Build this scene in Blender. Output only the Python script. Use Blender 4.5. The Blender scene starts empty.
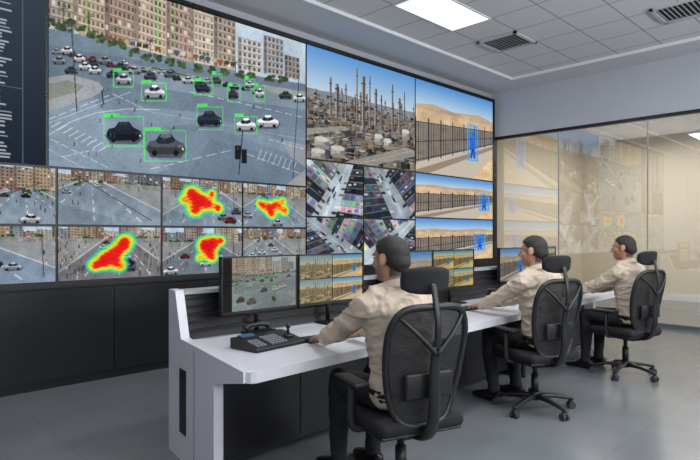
import bpy, bmesh, math, random
import numpy as np
from mathutils import Vector, Matrix, Euler, noise as mnoise

random.seed(7)
RS = np.random.RandomState(11)
scene = bpy.context.scene
COL = scene.collection
EYE = 1.42
WY = 5.607      # video wall plane
RX = 9.446      # right (glass) wall plane
CZ = 4.11       # ceiling

# ------------------------------------------------------------------ camera
cd = bpy.data.cameras.new("camera")
cam = bpy.data.objects.new("camera", cd)
COL.objects.link(cam)
cam.location = (0, 0, EYE)
AZ = math.radians(45.4)
cam.rotation_euler = (math.pi/2, 0, AZ - math.pi/2)
cd.sensor_width = 36
cd.lens = 28.8
cd.shift_y = 0.0071
cd.clip_start = 0.05
scene.camera = cam
scene.view_settings.view_transform = 'Standard'
scene.view_settings.look = 'None'

# ------------------------------------------------------------------ materials
def s2l(c):
    return tuple(((x/255.0)/12.92 if x/255.0 <= 0.04045 else (((x/255.0)+0.055)/1.055)**2.4) for x in c)

def mat(name, rgb, rough=0.5, metal=0.0, noise=0.0, nscale=20.0, bump=0.0, bscale=200.0, spec=0.5, coat=0.0):
    m = bpy.data.materials.new(name); m.use_nodes = True
    nt = m.node_tree; b = nt.nodes['Principled BSDF']
    c = s2l(rgb) + (1,)
    b.inputs['Base Color'].default_value = c
    b.inputs['Roughness'].default_value = rough
    b.inputs['Metallic'].default_value = metal
    b.inputs['Specular IOR Level'].default_value = spec
    b.inputs['Coat Weight'].default_value = coat
    tc = nt.nodes.new('ShaderNodeTexCoord')
    if noise > 0:
        n = nt.nodes.new('ShaderNodeTexNoise'); n.inputs['Scale'].default_value = nscale
        n.inputs['Detail'].default_value = 5
        nt.links.new(tc.outputs['Object'], n.inputs['Vector'])
        mx = nt.nodes.new('ShaderNodeMix'); mx.data_type = 'RGBA'
        mx.inputs[6].default_value = tuple(x*(1-noise) for x in c[:3]) + (1,)
        mx.inputs[7].default_value = tuple(min(1, x*(1+noise)) for x in c[:3]) + (1,)
        nt.links.new(n.outputs['Fac'], mx.inputs[0])
        nt.links.new(mx.outputs[2], b.inputs['Base Color'])
    if bump > 0:
        n2 = nt.nodes.new('ShaderNodeTexNoise'); n2.inputs['Scale'].default_value = bscale
        nt.links.new(tc.outputs['Object'], n2.inputs['Vector'])
        bp = nt.nodes.new('ShaderNodeBump'); bp.inputs['Strength'].default_value = bump
        bp.inputs['Distance'].default_value = 0.01
        nt.links.new(n2.outputs['Fac'], bp.inputs['Height'])
        nt.links.new(bp.outputs['Normal'], b.inputs['Normal'])
    return m

def emit(name, rgb, strength):
    m = bpy.data.materials.new(name); m.use_nodes = True
    nt = m.node_tree; nt.nodes.clear()
    e = nt.nodes.new('ShaderNodeEmission'); o = nt.nodes.new('ShaderNodeOutputMaterial')
    e.inputs[0].default_value = s2l(rgb) + (1,); e.inputs[1].default_value = strength
    nt.links.new(e.outputs[0], o.inputs[0])
    return m

def grid_mat(name, c1, c2, cell, mortar, rough, noise=0.1, off=(0, 0, 0), spec=0.5, nscale=3.0):
    m = bpy.data.materials.new(name); m.use_nodes = True
    nt = m.node_tree; b = nt.nodes['Principled BSDF']
    tc = nt.nodes.new('ShaderNodeTexCoord')
    mp = nt.nodes.new('ShaderNodeMapping'); mp.inputs['Location'].default_value = off
    br = nt.nodes.new('ShaderNodeTexBrick'); br.offset = 0; br.squash = 1
    br.inputs['Scale'].default_value = 1
    br.inputs['Brick Width'].default_value = cell; br.inputs['Row Height'].default_value = cell
    br.inputs['Mortar Size'].default_value = mortar; br.inputs['Mortar Smooth'].default_value = 0.2
    c = s2l(c1)
    br.inputs['Mortar'].default_value = s2l(c2) + (1,)
    n = nt.nodes.new('ShaderNodeTexNoise'); n.inputs['Scale'].default_value = nscale; n.inputs['Detail'].default_value = 6
    n.inputs['Roughness'].default_value = 0.55
    mx = nt.nodes.new('ShaderNodeMix'); mx.data_type = 'RGBA'
    mx.inputs[6].default_value = tuple(x*(1-noise) for x in c) + (1,)
    mx.inputs[7].default_value = tuple(min(1, x*(1+noise)) for x in c) + (1,)
    L = nt.links.new
    L(tc.outputs['Object'], mp.inputs[0]); L(mp.outputs[0], br.inputs['Vector'])
    L(tc.outputs['Object'], n.inputs['Vector']); L(n.outputs['Fac'], mx.inputs[0])
    L(mx.outputs[2], br.inputs['Color1']); L(mx.outputs[2], br.inputs['Color2'])
    L(br.outputs['Color'], b.inputs['Base Color'])
    b.inputs['Specular IOR Level'].default_value = spec
    if rough < 0.6:
        mr = nt.nodes.new('ShaderNodeMapRange')
        mr.inputs['To Min'].default_value = rough - 0.05; mr.inputs['To Max'].default_value = rough + 0.06
        L(n.outputs['Fac'], mr.inputs[0]); L(mr.outputs[0], b.inputs['Roughness'])
    else:
        b.inputs['Roughness'].default_value = rough
    return m

M_floor = grid_mat("polished_concrete", (110, 114, 118), (99, 103, 107), 1.6, 0.003, 0.22, 0.24, (0.3, 0.2, 0), nscale=1.6, spec=.65)
M_ceil = grid_mat("ceiling_tiles", (212, 213, 215), (150, 152, 156), 0.6, 0.010, 0.9, 0.03, (-7.42+0.0, -4.37, 0), nscale=30)
M_gyp = mat("painted_gypsum", (202, 204, 208), 0.85, noise=0.03, nscale=2)
M_wall = mat("painted_wall", (184, 187, 194), 0.85, noise=0.04, nscale=1.5)
M_dark = mat("dark_fascia", (15, 18, 24), 0.45, noise=0.15, nscale=2)
M_black = mat("black_plastic", (15, 16, 18), 0.42)
M_blk2 = mat("black_panel", (18, 20, 25), 0.5, noise=0.1, nscale=3)
M_fab = mat("black_fabric", (20, 21, 24), 0.85, bump=0.4, bscale=500, noise=0.2, nscale=60)
M_white = mat("white_laminate", (200, 201, 206), 0.28, noise=0.02, nscale=8)
M_grey = mat("grey_laminate", (150, 152, 158), 0.45)
M_alu = mat("brushed_aluminium", (150, 152, 156), 0.3, 0.9)
M_trimw = mat("white_trim", (232, 234, 238), 0.5)
M_key = mat("key_caps", (48, 50, 55), 0.5)
M_keyl = mat("light_keys", (110, 114, 120), 0.5)
M_led = emit("led_panel", (244, 247, 255), 1.6)
M_lcd = emit("lcd_display", (90, 140, 190), 0.5)
M_cream = mat("cream_wall", (224, 215, 196), 0.8, noise=0.04, nscale=1)
M_metal = mat("vent_metal", (190, 193, 198), 0.5)
M_shoe = mat("black_leather", (14, 13, 13), 0.35)
M_trous = mat("black_trousers", (19, 21, 27), 0.85, noise=0.25, nscale=15, bump=0.3, bscale=400)
M_eye = mat("eye_white", (205, 198, 190), 0.25)
M_iris = mat("iris_dark", (25, 15, 10), 0.2)
M_lip = mat("lips", (140, 94, 82), 0.5)

# video material: reads the colour attribute painted on each screen
M_scr = bpy.data.materials.new("video_picture"); M_scr.use_nodes = True
nt = M_scr.node_tree; nt.nodes.clear()
_a = nt.nodes.new('ShaderNodeAttribute'); _a.attribute_name = "picture"
_e = nt.nodes.new('ShaderNodeEmission'); _e.inputs[1].default_value = 1.0
_o = nt.nodes.new('ShaderNodeOutputMaterial')
nt.links.new(_a.outputs['Color'], _e.inputs[0]); nt.links.new(_e.outputs[0], _o.inputs[0])
try: M_scr.cycles.emission_sampling = 'NONE'
except Exception: pass

# glass
M_glass = bpy.data.materials.new("partition_glass"); M_glass.use_nodes = True
nt = M_glass.node_tree; nt.nodes.clear()
_t = nt.nodes.new('ShaderNodeBsdfTransparent'); _t.inputs[0].default_value = (0.95, 0.95, 0.95, 1)
_g = nt.nodes.new('ShaderNodeBsdfGlossy'); _g.inputs['Roughness'].default_value = 0.0
_f = nt.nodes.new('ShaderNodeFresnel'); _f.inputs[0].default_value = 1.5
_m = nt.nodes.new('ShaderNodeMath'); _m.operation = 'MULTIPLY_ADD'; _m.inputs[1].default_value = 1.8; _m.inputs[2].default_value = 0.17
_m.use_clamp = True
_x = nt.nodes.new('ShaderNodeMixShader'); _o = nt.nodes.new('ShaderNodeOutputMaterial')
nt.links.new(_f.outputs[0], _m.inputs[0]); nt.links.new(_m.outputs[0], _x.inputs[0])
nt.links.new(_t.outputs[0], _x.inputs[1]); nt.links.new(_g.outputs[0], _x.inputs[2]); nt.links.new(_x.outputs[0], _o.inputs[0])

# chair mesh fabric (open weave)
M_mesh = bpy.data.materials.new("chair_mesh_weave"); M_mesh.use_nodes = True
nt = M_mesh.node_tree; b = nt.nodes['Principled BSDF']
b.inputs['Base Color'].default_value = s2l((26, 27, 31)) + (1,); b.inputs['Roughness'].default_value = 0.7
_tc = nt.nodes.new('ShaderNodeTexCoord')
_w = nt.nodes.new('ShaderNodeTexWave'); _w.bands_direction = 'Z'; _w.inputs['Scale'].default_value = 45
nt.links.new(_tc.outputs['Object'], _w.inputs['Vector'])
_mr = nt.nodes.new('ShaderNodeMapRange'); _mr.inputs['To Min'].default_value = 0.86; _mr.inputs['To Max'].default_value = 1.0
nt.links.new(_w.outputs['Fac'], _mr.inputs[0]); nt.links.new(_mr.outputs[0], b.inputs['Alpha'])

# ------------------------------------------------------------------ geometry helpers
def empty(name, loc=(0, 0, 0), rz=0.0):
    e = bpy.data.objects.new(name, None); COL.objects.link(e)
    e.location = loc; e.rotation_euler = (0, 0, rz); e.empty_display_size = 0.1
    return e

def mk(name, vf, m, parent=None, smooth=False):
    me = bpy.data.meshes.new(name)
    me.from_pydata([tuple(v) for v in vf[0]], [], vf[1]); me.update()
    bm = bmesh.new(); bm.from_mesh(me); bmesh.ops.recalc_face_normals(bm, faces=bm.faces); bm.to_mesh(me); bm.free()
    me.materials.append(m)
    if smooth:
        me.polygons.foreach_set('use_smooth', [True]*len(me.polygons))
    o = bpy.data.objects.new(name, me); COL.objects.link(o)
    if parent: o.parent = parent
    return o

def join(*vfs):
    V = []; F = []
    for v, f in vfs:
        n = len(V); V += list(v); F += [tuple(i+n for i in ff) for ff in f]
    return V, F

def xf(vf, M):
    return [M @ Vector(v) for v in vf[0]], vf[1]

def bxv(c, s, bev=0.0, seg=2, rot=None):
    bm = bmesh.new(); bmesh.ops.create_cube(bm, size=1)
    for v in bm.verts: v.co = Vector((v.co.x*s[0], v.co.y*s[1], v.co.z*s[2]))
    if bev > 0:
        bmesh.ops.bevel(bm, geom=bm.edges[:], offset=min(bev, min(s)*0.49), segments=seg, profile=0.5, affect='EDGES')
    bm.verts.index_update()
    V = [v.co.copy() for v in bm.verts]; F = [tuple(v.index for v in f.verts) for f in bm.faces]
    bm.free()
    M = Matrix.Translation(c)
    if rot: M = M @ Euler(rot).to_matrix().to_4x4()
    return xf((V, F), M)

def box(name, c, s, m, parent=None, bev=0.0, rot=None, seg=2):
    return mk(name, bxv(c, s, bev, seg, rot), m, parent, smooth=False)

def mm(name, a, b, m, parent=None, bev=0.0):
    c = tuple((a[i]+b[i])/2 for i in range(3)); s = tuple(abs(b[i]-a[i]) for i in range(3))
    return box(name, c, s, m, parent, bev)

def tube(pts, rad, n=16, up=(0, 0, 1), cap=True, sub=0, exp=2.0):
    pts = [Vector(p) for p in pts]
    rad = [(r, r) if not isinstance(r, (tuple, list)) else tuple(r) for r in rad]
    if sub > 0:
        P = []; R = []
        k = len(pts)
        for i in range(k-1):
            p0 = pts[max(i-1, 0)]; p1 = pts[i]; p2 = pts[i+1]; p3 = pts[min(i+2, k-1)]
            for j in range(sub):
                t = j/sub
                P.append(0.5*((2*p1)+(p2-p0)*t+(2*p0-5*p1+4*p2-p3)*t*t+(3*p1-p0-3*p2+p3)*t**3))
                s = t*t*(3-2*t)
                R.append((rad[i][0]*(1-s)+rad[i+1][0]*s, rad[i][1]*(1-s)+rad[i+1][1]*s))
        P.append(pts[-1]); R.append(rad[-1]); pts, rad = P, R
    V = []; F = []
    k = len(pts); up = Vector(up)
    for i, p in enumerate(pts):
        t = (pts[min(i+1, k-1)] - pts[max(i-1, 0)]).normalized()
        sd = t.cross(up)
        if sd.length < 1e-4: sd = t.cross(Vector((0, 1, 0)))
        sd.normalize(); nn = sd.cross(t)
        for j in range(n):
            a = 2*math.pi*j/n
            ca, sa = math.cos(a), math.sin(a)
            if exp != 2.0:
                ca = math.copysign(abs(ca)**(2/exp), ca); sa = math.copysign(abs(sa)**(2/exp), sa)
            V.append(p + sd*ca*rad[i][0] + nn*sa*rad[i][1])
    for i in range(k-1):
        for j in range(n):
            F.append((i*n+j, i*n+(j+1) % n, (i+1)*n+(j+1) % n, (i+1)*n+j))
    if cap:
        F.append(tuple(range(n-1, -1, -1))); F.append(tuple((k-1)*n+j for j in range(n)))
    return V, F

def limb(pts, rad, n=16, sub=4, up=(0, 0, 1)):
    """tube with rounded ends"""
    a = ellv(pts[0], (rad[0]*0.98,)*3, 12, 8) if not isinstance(rad[0], tuple) else None
    b = ellv(pts[-1], (rad[-1]*0.98,)*3, 12, 8) if not isinstance(rad[-1], tuple) else None
    vs = [tube(pts, rad, n, up, True, sub)]
    if a: vs.append(a)
    if b: vs.append(b)
    return join(*vs)

def ellv(c, r, n=20, k=12, rot=None):
    V = []; F = []
    for i in range(1, k):
        ph = math.pi*i/k
        for j in range(n):
            th = 2*math.pi*j/n
            V.append(Vector((math.sin(ph)*math.cos(th)*r[0], math.sin(ph)*math.sin(th)*r[1], math.cos(ph)*r[2])))
    top = len(V); V.append(Vector((0, 0, r[2]))); bot = len(V); V.append(Vector((0, 0, -r[2])))
    for i in range(k-2):
        for j in range(n):
            F.append((i*n+j, (i+1)*n+j, (i+1)*n+(j+1) % n, i*n+(j+1) % n))
    for j in range(n):
        F.append((top, j, (j+1) % n)); F.append((bot, (k-2)*n+(j+1) % n, (k-2)*n+j))
    M = Matrix.Translation(c)
    if rot: M = M @ Euler(rot).to_matrix().to_4x4()
    return xf((V, F), M)

def prism(prof, axis, a, b):
    """extrude 2D profile. axis 'x': prof=(y,z); axis 'z': prof=(x,y)"""
    n = len(prof); V = []
    for q in (a, b):
        for p in prof:
            V.append(Vector((q, p[0], p[1])) if axis == 'x' else (Vector((p[0], p[1], q)) if axis == 'z' else Vector((p[0], q, p[1]))))
    F = [tuple(range(n)), tuple(range(2*n-1, n-1, -1))]
    for i in range(n):
        j = (i+1) % n; F.append((i, j, n+j, n+i))
    return V, F

def cyl(p, q, r, n=20, r2=None):
    return tube([p, q], [r, r2 if r2 is not None else r], n)

def fuse(name, vf, voxel, smooth_it, m, parent, fold=None):
    o = mk(name, vf, m, None, True)
    md = o.modifiers.new("r", 'REMESH'); md.mode = 'VOXEL'; md.voxel_size = voxel
    if smooth_it:
        ms = o.modifiers.new("s", 'SMOOTH'); ms.factor = 0.5; ms.iterations = smooth_it
    bpy.context.view_layer.update()
    dg = bpy.context.evaluated_depsgraph_get()
    me = bpy.data.meshes.new_from_object(o.evaluated_get(dg))
    o.modifiers.clear()
    old = o.data; o.data = me; bpy.data.meshes.remove(old)
    me.name = name
    if not me.materials: me.materials.append(m)
    if fold:
        me.update()
        nr = [v.normal.copy() for v in me.vertices]
        for v, nn in zip(me.vertices, nr):
            v.co += nn*fold(v.co)
    me.polygons.foreach_set('use_smooth', [True]*len(me.polygons))
    me.update()
    if parent: o.parent = parent
    return o

# ------------------------------------------------------------------ picture painting
class Cv:
    def __init__(s, w, h, bg=(0, 0, 0), mp=None):
        s.w, s.h = w, h
        s.a = np.ones((h, w, 3))*np.array(bg)/255.0
        s.mp = mp
    def px(s, pts):
        o = []
        for p in pts:
            if s.mp: p = s.mp(*p)
            o.append((p[0]*s.w, p[1]*s.h))
        return o
    def rawpoly(s, q, col, al=1.0):
        xs = [p[0] for p in q]; ys = [p[1] for p in q]
        x0 = max(0, int(min(xs))-1); x1 = min(s.w, int(max(xs))+2); y0 = max(0, int(min(ys))-1); y1 = min(s.h, int(max(ys))+2)
        if x1 <= x0 or y1 <= y0: return
        X, Y = np.meshgrid(np.arange(x0, x1)+0.5, np.arange(y0, y1)+0.5)
        mk_ = np.zeros(X.shape, bool); n = len(q)
        for i in range(n):
            xa, ya = q[i]; xb, yb = q[(i+1) % n]
            if ya == yb: continue
            c = ((ya > Y) != (yb > Y)) & (X < (xb-xa)*(Y-ya)/(yb-ya)+xa)
            mk_ ^= c
        c = np.array(col)/255.0
        sub = s.a[y0:y1, x0:x1]
        sub[mk_] = sub[mk_]*(1-al)+c*al
    def poly(s, pts, col, al=1.0): s.rawpoly(s.px(pts), col, al)
    def rect(s, x0, y0, x1, y1, col, al=1.0): s.poly([(x0, y0), (x1, y0), (x1, y1), (x0, y1)], col, al)
    def line(s, p, q, wd, col, al=1.0):
        (ax, ay), (bx, by) = s.px([p, q])
        d = math.hypot(bx-ax, by-ay) or 1
        nx, ny = -(by-ay)/d*wd/2, (bx-ax)/d*wd/2
        s.rawpoly([(ax+nx, ay+ny), (bx+nx, by+ny), (bx-nx, by-ny), (ax-nx, ay-ny)], col, al)
    def frame(s, x0, y0, x1, y1, wd, col, al=1.0):
        s.line((x0, y0), (x1, y0), wd, col, al); s.line((x1, y0), (x1, y1), wd, col, al)
        s.line((x1, y1), (x0, y1), wd, col, al); s.line((x0, y1), (x0, y0), wd, col, al)
    def ell(s, cx, cy, rx, ry, col, al=1.0):
        s.poly([(cx+rx*math.cos(t*math.pi/10), cy+ry*math.sin(t*math.pi/10)) for t in range(20)], col, al)
    def vgrad(s, v0, v1, c0, c1):
        a, b = int(v0*s.h), int(v1*s.h)
        t = np.linspace(0, 1, max(1, b-a))[:, None, None]
        s.a[a:b] = (np.array(c0)*(1-t)+np.array(c1)*t)/255.0
    def noise(s, n, amp, v0=0, v1=1):
        a, b = int(v0*s.h), int(v1*s.h)
        g = RS.rand(n+2, int(n*s.w/s.h)+3)
        ys = np.linspace(0, n, b-a); xs = np.linspace(0, g.shape[1]-2, s.w)
        yi = ys.astype(int); xi = xs.astype(int); fy = (ys-yi)[:, None]; fx = (xs-xi)[None]
        yi = yi[:, None]; xi = xi[None]
        v = g[yi, xi]*(1-fy)*(1-fx)+g[yi+1, xi]*fy*(1-fx)+g[yi, xi+1]*(1-fy)*fx+g[yi+1, xi+1]*fy*fx
        s.a[a:b] *= (1+amp*(v-0.5)*2)[:, :, None]
    def soften(s, k=.5):
        a = s.a; b = a.copy()
        b[1:-1, 1:-1] = (a[:-2, 1:-1]+a[2:, 1:-1]+a[1:-1, :-2]+a[1:-1, 2:])/4
        s.a = a*(1-k)+b*k

def facade(c, quad, col, nx, ny, dark=0.5):
    tl, tr, br, bl = quad
    c.poly(quad, col)
    def P(u, v):
        a = (tl[0]*(1-u)+tr[0]*u, tl[1]*(1-u)+tr[1]*u); b = (bl[0]*(1-u)+br[0]*u, bl[1]*(1-u)+br[1]*u)
        return (a[0]*(1-v)+b[0]*v, a[1]*(1-v)+b[1]*v)
    c.poly([P(0, 0), P(.16, 0), P(.16, 1), P(0, 1)], tuple(x*.76 for x in col))
    for k in range(1, 3):
        if random.random() < .7:
            u = random.uniform(.25, .8)
            c.poly([P(u, 0), P(u+.07, 0), P(u+.07, 1), P(u, 1)], tuple(x*random.choice((.7, 1.1)) for x in col))
    for j in range(ny):
        sh = tuple(min(255, x*1.10) for x in col)
        c.poly([P(0.16, (j+0.80)/ny), P(1, (j+0.80)/ny), P(1, (j+0.97)/ny), P(0.16, (j+0.97)/ny)], sh)
        c.poly([P(0, (j+0.0)/ny), P(1, (j+0.0)/ny), P(1, (j+0.12)/ny), P(0, (j+0.12)/ny)], tuple(x*.70 for x in col))
        for i in range(nx):
            r = random.random()
            k = dark*(0.7+0.7*r)
            cc = (col[0]*k, col[1]*k*1.02, col[2]*k*1.1)
            if r > 0.93: cc = (222, 215, 205)
            c.poly([P((i+.22)/nx, (j+.2)/ny), P((i+.74)/nx, (j+.2)/ny), P((i+.74)/nx, (j+.72)/ny), P((i+.22)/nx, (j+.72)/ny)], cc)

def tree(c, x, y, rx, ry, n=14):
    for i in range(n):
        g = random.random()
        c.ell(x+random.uniform(-rx, rx)*.7, y+random.uniform(-ry, ry)*.7, rx*.42, ry*.42, (40+40*g, 56+46*g, 36+26*g), .9)

def car(c, x, y, w, h, col, fl=1):
    def q(pts): return [(x+fl*a*w, y+b*h) for a, b in pts]
    lt = tuple(min(255, v*1.12+14) for v in col); dk = tuple(v*.66 for v in col)
    c.poly(q([(-.56, .1), (-.4, .5), (.42, .52), (.6, .2), (.5, -.1)]), (44, 52, 62), .65)
    c.poly(q([(-.5, .0), (-.44, -.16), (-.26, -.22), (-.14, -.46), (.16, -.48), (.30, -.2), (.48, -.08), (.52, .12), (.46, .34), (-.36, .38), (-.5, .2)]), dk)
    c.poly(q([(-.48, -.04), (-.42, -.16), (-.26, -.22), (.30, -.22), (.48, -.08), (.50, .06), (.1, .08), (-.4, .06)]), col)
    c.poly(q([(-.26, -.16), (-.15, -.42), (.15, -.44), (.29, -.18), (.1, -.06), (-.18, -.06)]), (30, 37, 47))
    c.poly(q([(-.14, -.34), (-.10, -.46), (.13, -.48), (.18, -.36), (.02, -.28)]), lt)
    c.line((x-.02*w*fl, y-.42*h), (x+.0*w, y-.06*h), 1, dk, .9)
    c.poly(q([(.34, .0), (.48, -.04), (.50, .06), (.36, .10)]), lt)
    c.ell(x-.30*w*fl, y+.32*h, .075*w, .12*h, (16, 17, 20)); c.ell(x+.30*w*fl, y+.31*h, .075*w, .12*h, (16, 17, 20))
    c.ell(x+.49*w*fl, y+.14*h, .025*w, .05*h, (235, 228, 205))

CARCOL = [(222, 226, 228), (32, 36, 44), (160, 166, 172), (205, 210, 212), (70, 80, 96), (120, 128, 138), (54, 58, 64), (120, 40, 38)]
def street(w, h, seed, horizon=.36, ncar=8, road=((112, 126, 140), (140, 155, 168)), crowd=10, vx=.5, spread=1.1):
    random.seed(seed)
    c = Cv(w, h)
    c.vgrad(0, .2, (176, 196, 214), (205, 212, 216))
    c.vgrad(min(.15, horizon*.5), 1, road[0], road[1])
    x = -.05
    while x < 1.05:
        bw = random.uniform(.07, .17); top = random.uniform(-.15, horizon*.4)
        col = random.choice([(168, 148, 126), (156, 146, 134), (134, 138, 146), (184, 174, 156), (146, 122, 106), (110, 114, 122)])
        bt = horizon+.16*abs(x+bw/2-vx)
        facade(c, [(x, top), (x+bw, top+.02), (x+bw, bt), (x, bt)], col, max(3, int(bw*36)), 7, .55)
        for k in range(3): c.rect(x+bw*k/3, bt-.05, x+bw*(k+.8)/3, bt, random.choice([(60, 56, 54), (150, 70, 50), (60, 90, 130), (190, 180, 150)]), .9)
        x += bw
    for i in range(7): tree(c, random.random(), horizon+.02, .04, .07, 8)
    for sx in (-1, 1):
        c.poly([(vx+sx*.12, horizon), (vx+sx*1.3, horizon), (vx+sx*1.9, 1.2), (vx+sx*spread*.75, 1.02)], (150, 150, 150), .75)
        c.line((vx+sx*.12, horizon), (vx+sx*spread*.75, 1.02), w/90., (196, 196, 192), .9)
    for k in (-.34, .02, .36):
        for j in range(7):
            t0 = (j/7)**1.6; t1 = ((j+.5)/7)**1.6
            p = lambda t: (vx+k*(.12+spread*t), horizon+(1.02-horizon)*t)
            c.line(p(t0), p(t1), 1+w/200.*t1*2, (222, 226, 228), .75)
    c.poly([(0, .62), (.5, .86), (.5, 1), (0, 1)], (70, 80, 92), .22)
    ys = sorted(random.uniform(horizon+.05, .92) for _ in range(ncar))
    for yy in ys:
        t = (yy-horizon)/(1-horizon); s = .06+.13*t
        car(c, vx+random.uniform(-.5, .5)*(.2+spread*t), yy, s, s*1.05, random.choice(CARCOL), random.choice((-1, 1)))
    for i in range(crowd):
        yy = random.uniform(horizon+.04, .9); xx = random.choice((random.uniform(0, .25), random.uniform(.72, 1), random.random()))
        s = .03+.06*(yy-horizon)
        c.rect(xx, yy, xx+.009, yy+s*1.2, random.choice([(40, 40, 48), (90, 40, 40), (60, 70, 90), (200, 196, 190)]), .85); c.ell(xx+.004, yy-.006, .005, .012, (60, 44, 36))
    c.line((random.choice((.12, .88)), horizon-.15), (random.choice((.1, .9)), .9), w/120., (70, 76, 84))
    c.noise(9, .10); c.noise(90, .10); c.soften(.4)
    return c

def heat(c, blobs):
    X, Y = np.meshgrid(np.linspace(0, 1, c.w), np.linspace(0, 1, c.h))
    f = np.zeros(X.shape)
    for bx, by, r, k in blobs:
        r = r*1.12
        f += k*np.exp(-(((X-bx)*1.6)**2+((Y-by))**2)/(r*r))
    f *= 1+.18*np.sin(X*46+np.sin(Y*31)*2)*np.sin(Y*41+np.sin(X*23))
    st = [(.04, (40, 130, 220), 0), (.10, (60, 190, 200), .35), (.17, (70, 225, 150), .70), (.28, (130, 240, 90), .88), (.42, (230, 242, 50), .93), (.58, (255, 160, 30), .95), (.74, (240, 40, 28), .97), (1.3, (215, 15, 22), .97)]
    xs = [t[0] for t in st]
    al = np.interp(f, xs, [t[2] for t in st])[:, :, None]
    cc = np.stack([np.interp(f, xs, [t[1][k] for t in st]) for k in range(3)], -1)/255.
    c.a = c.a*(1-al)+cc*al

def desert(w, h, seed, box_=True, bx=.64):
    random.seed(seed)
    c = Cv(w, h)
    hz = .27
    c.vgrad(0, hz, (84, 142, 208), (186, 210, 228))
    c.vgrad(hz, 1, (208, 180, 146), (224, 192, 150))
    c.poly([(0, hz), (.2, hz-.04), (.45, hz-.01), (.8, hz-.05), (1, hz-.01), (1, hz+.04), (0, hz+.04)], (190, 166, 138))
    for i in range(60):
        x = random.random(); y = random.uniform(hz+.02, .9); c.ell(x, y, random.uniform(.01, .05), random.uniform(.004, .012), random.choice([(180, 152, 118), (230, 204, 168)]), .5)
    c.noise(10, .10, hz); c.noise(60, .06, hz)
    c.poly([(0, 1), (.0, .9), (1, .46), (1, .70), (.7, 1)], (198, 186, 170))
    c.poly([(0, .98), (1, .56), (1, .60), (.15, 1), (0, 1)], (140, 122, 106), .8)
    n = 34
    for i in range(n+1):
        t = i/n
        x = t; yb = .90-.36*t; yt = .46-.08*t
        c.line((x, yt), (x, yb), w/190., (34, 44, 58))
        if i % 5 == 0: c.line((x, yt-.05), (x, yb+.02), w/85., (26, 32, 44))
    for k in (.0, .5, .95):
        c.line((0, .46+.44*k), (1, .38+.16*k), w/150., (34, 44, 58))
    c.poly([(0, .46), (1, .38), (1, .54), (0, .90)], (40, 52, 70), .45)
    if box_:
        c.rect(bx, .36, bx+.14, .78, (50, 150, 240), .28)
        c.frame(bx, .36, bx+.14, .78, w/90., (40, 165, 255))
        m_ = bx+.07
        c.ell(m_, .46, .02, .035, (30, 120, 230)); c.poly([(m_-.03, .5), (m_+.03, .5), (m_+.025, .64), (m_-.025, .64)], (30, 110, 225)); c.poly([(m_-.022, .64), (m_+.022, .64), (m_+.035, .76), (m_+.012, .76), (m_, .68), (m_-.014, .76), (m_-.034, .76)], (20, 80, 190))
    return c

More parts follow.
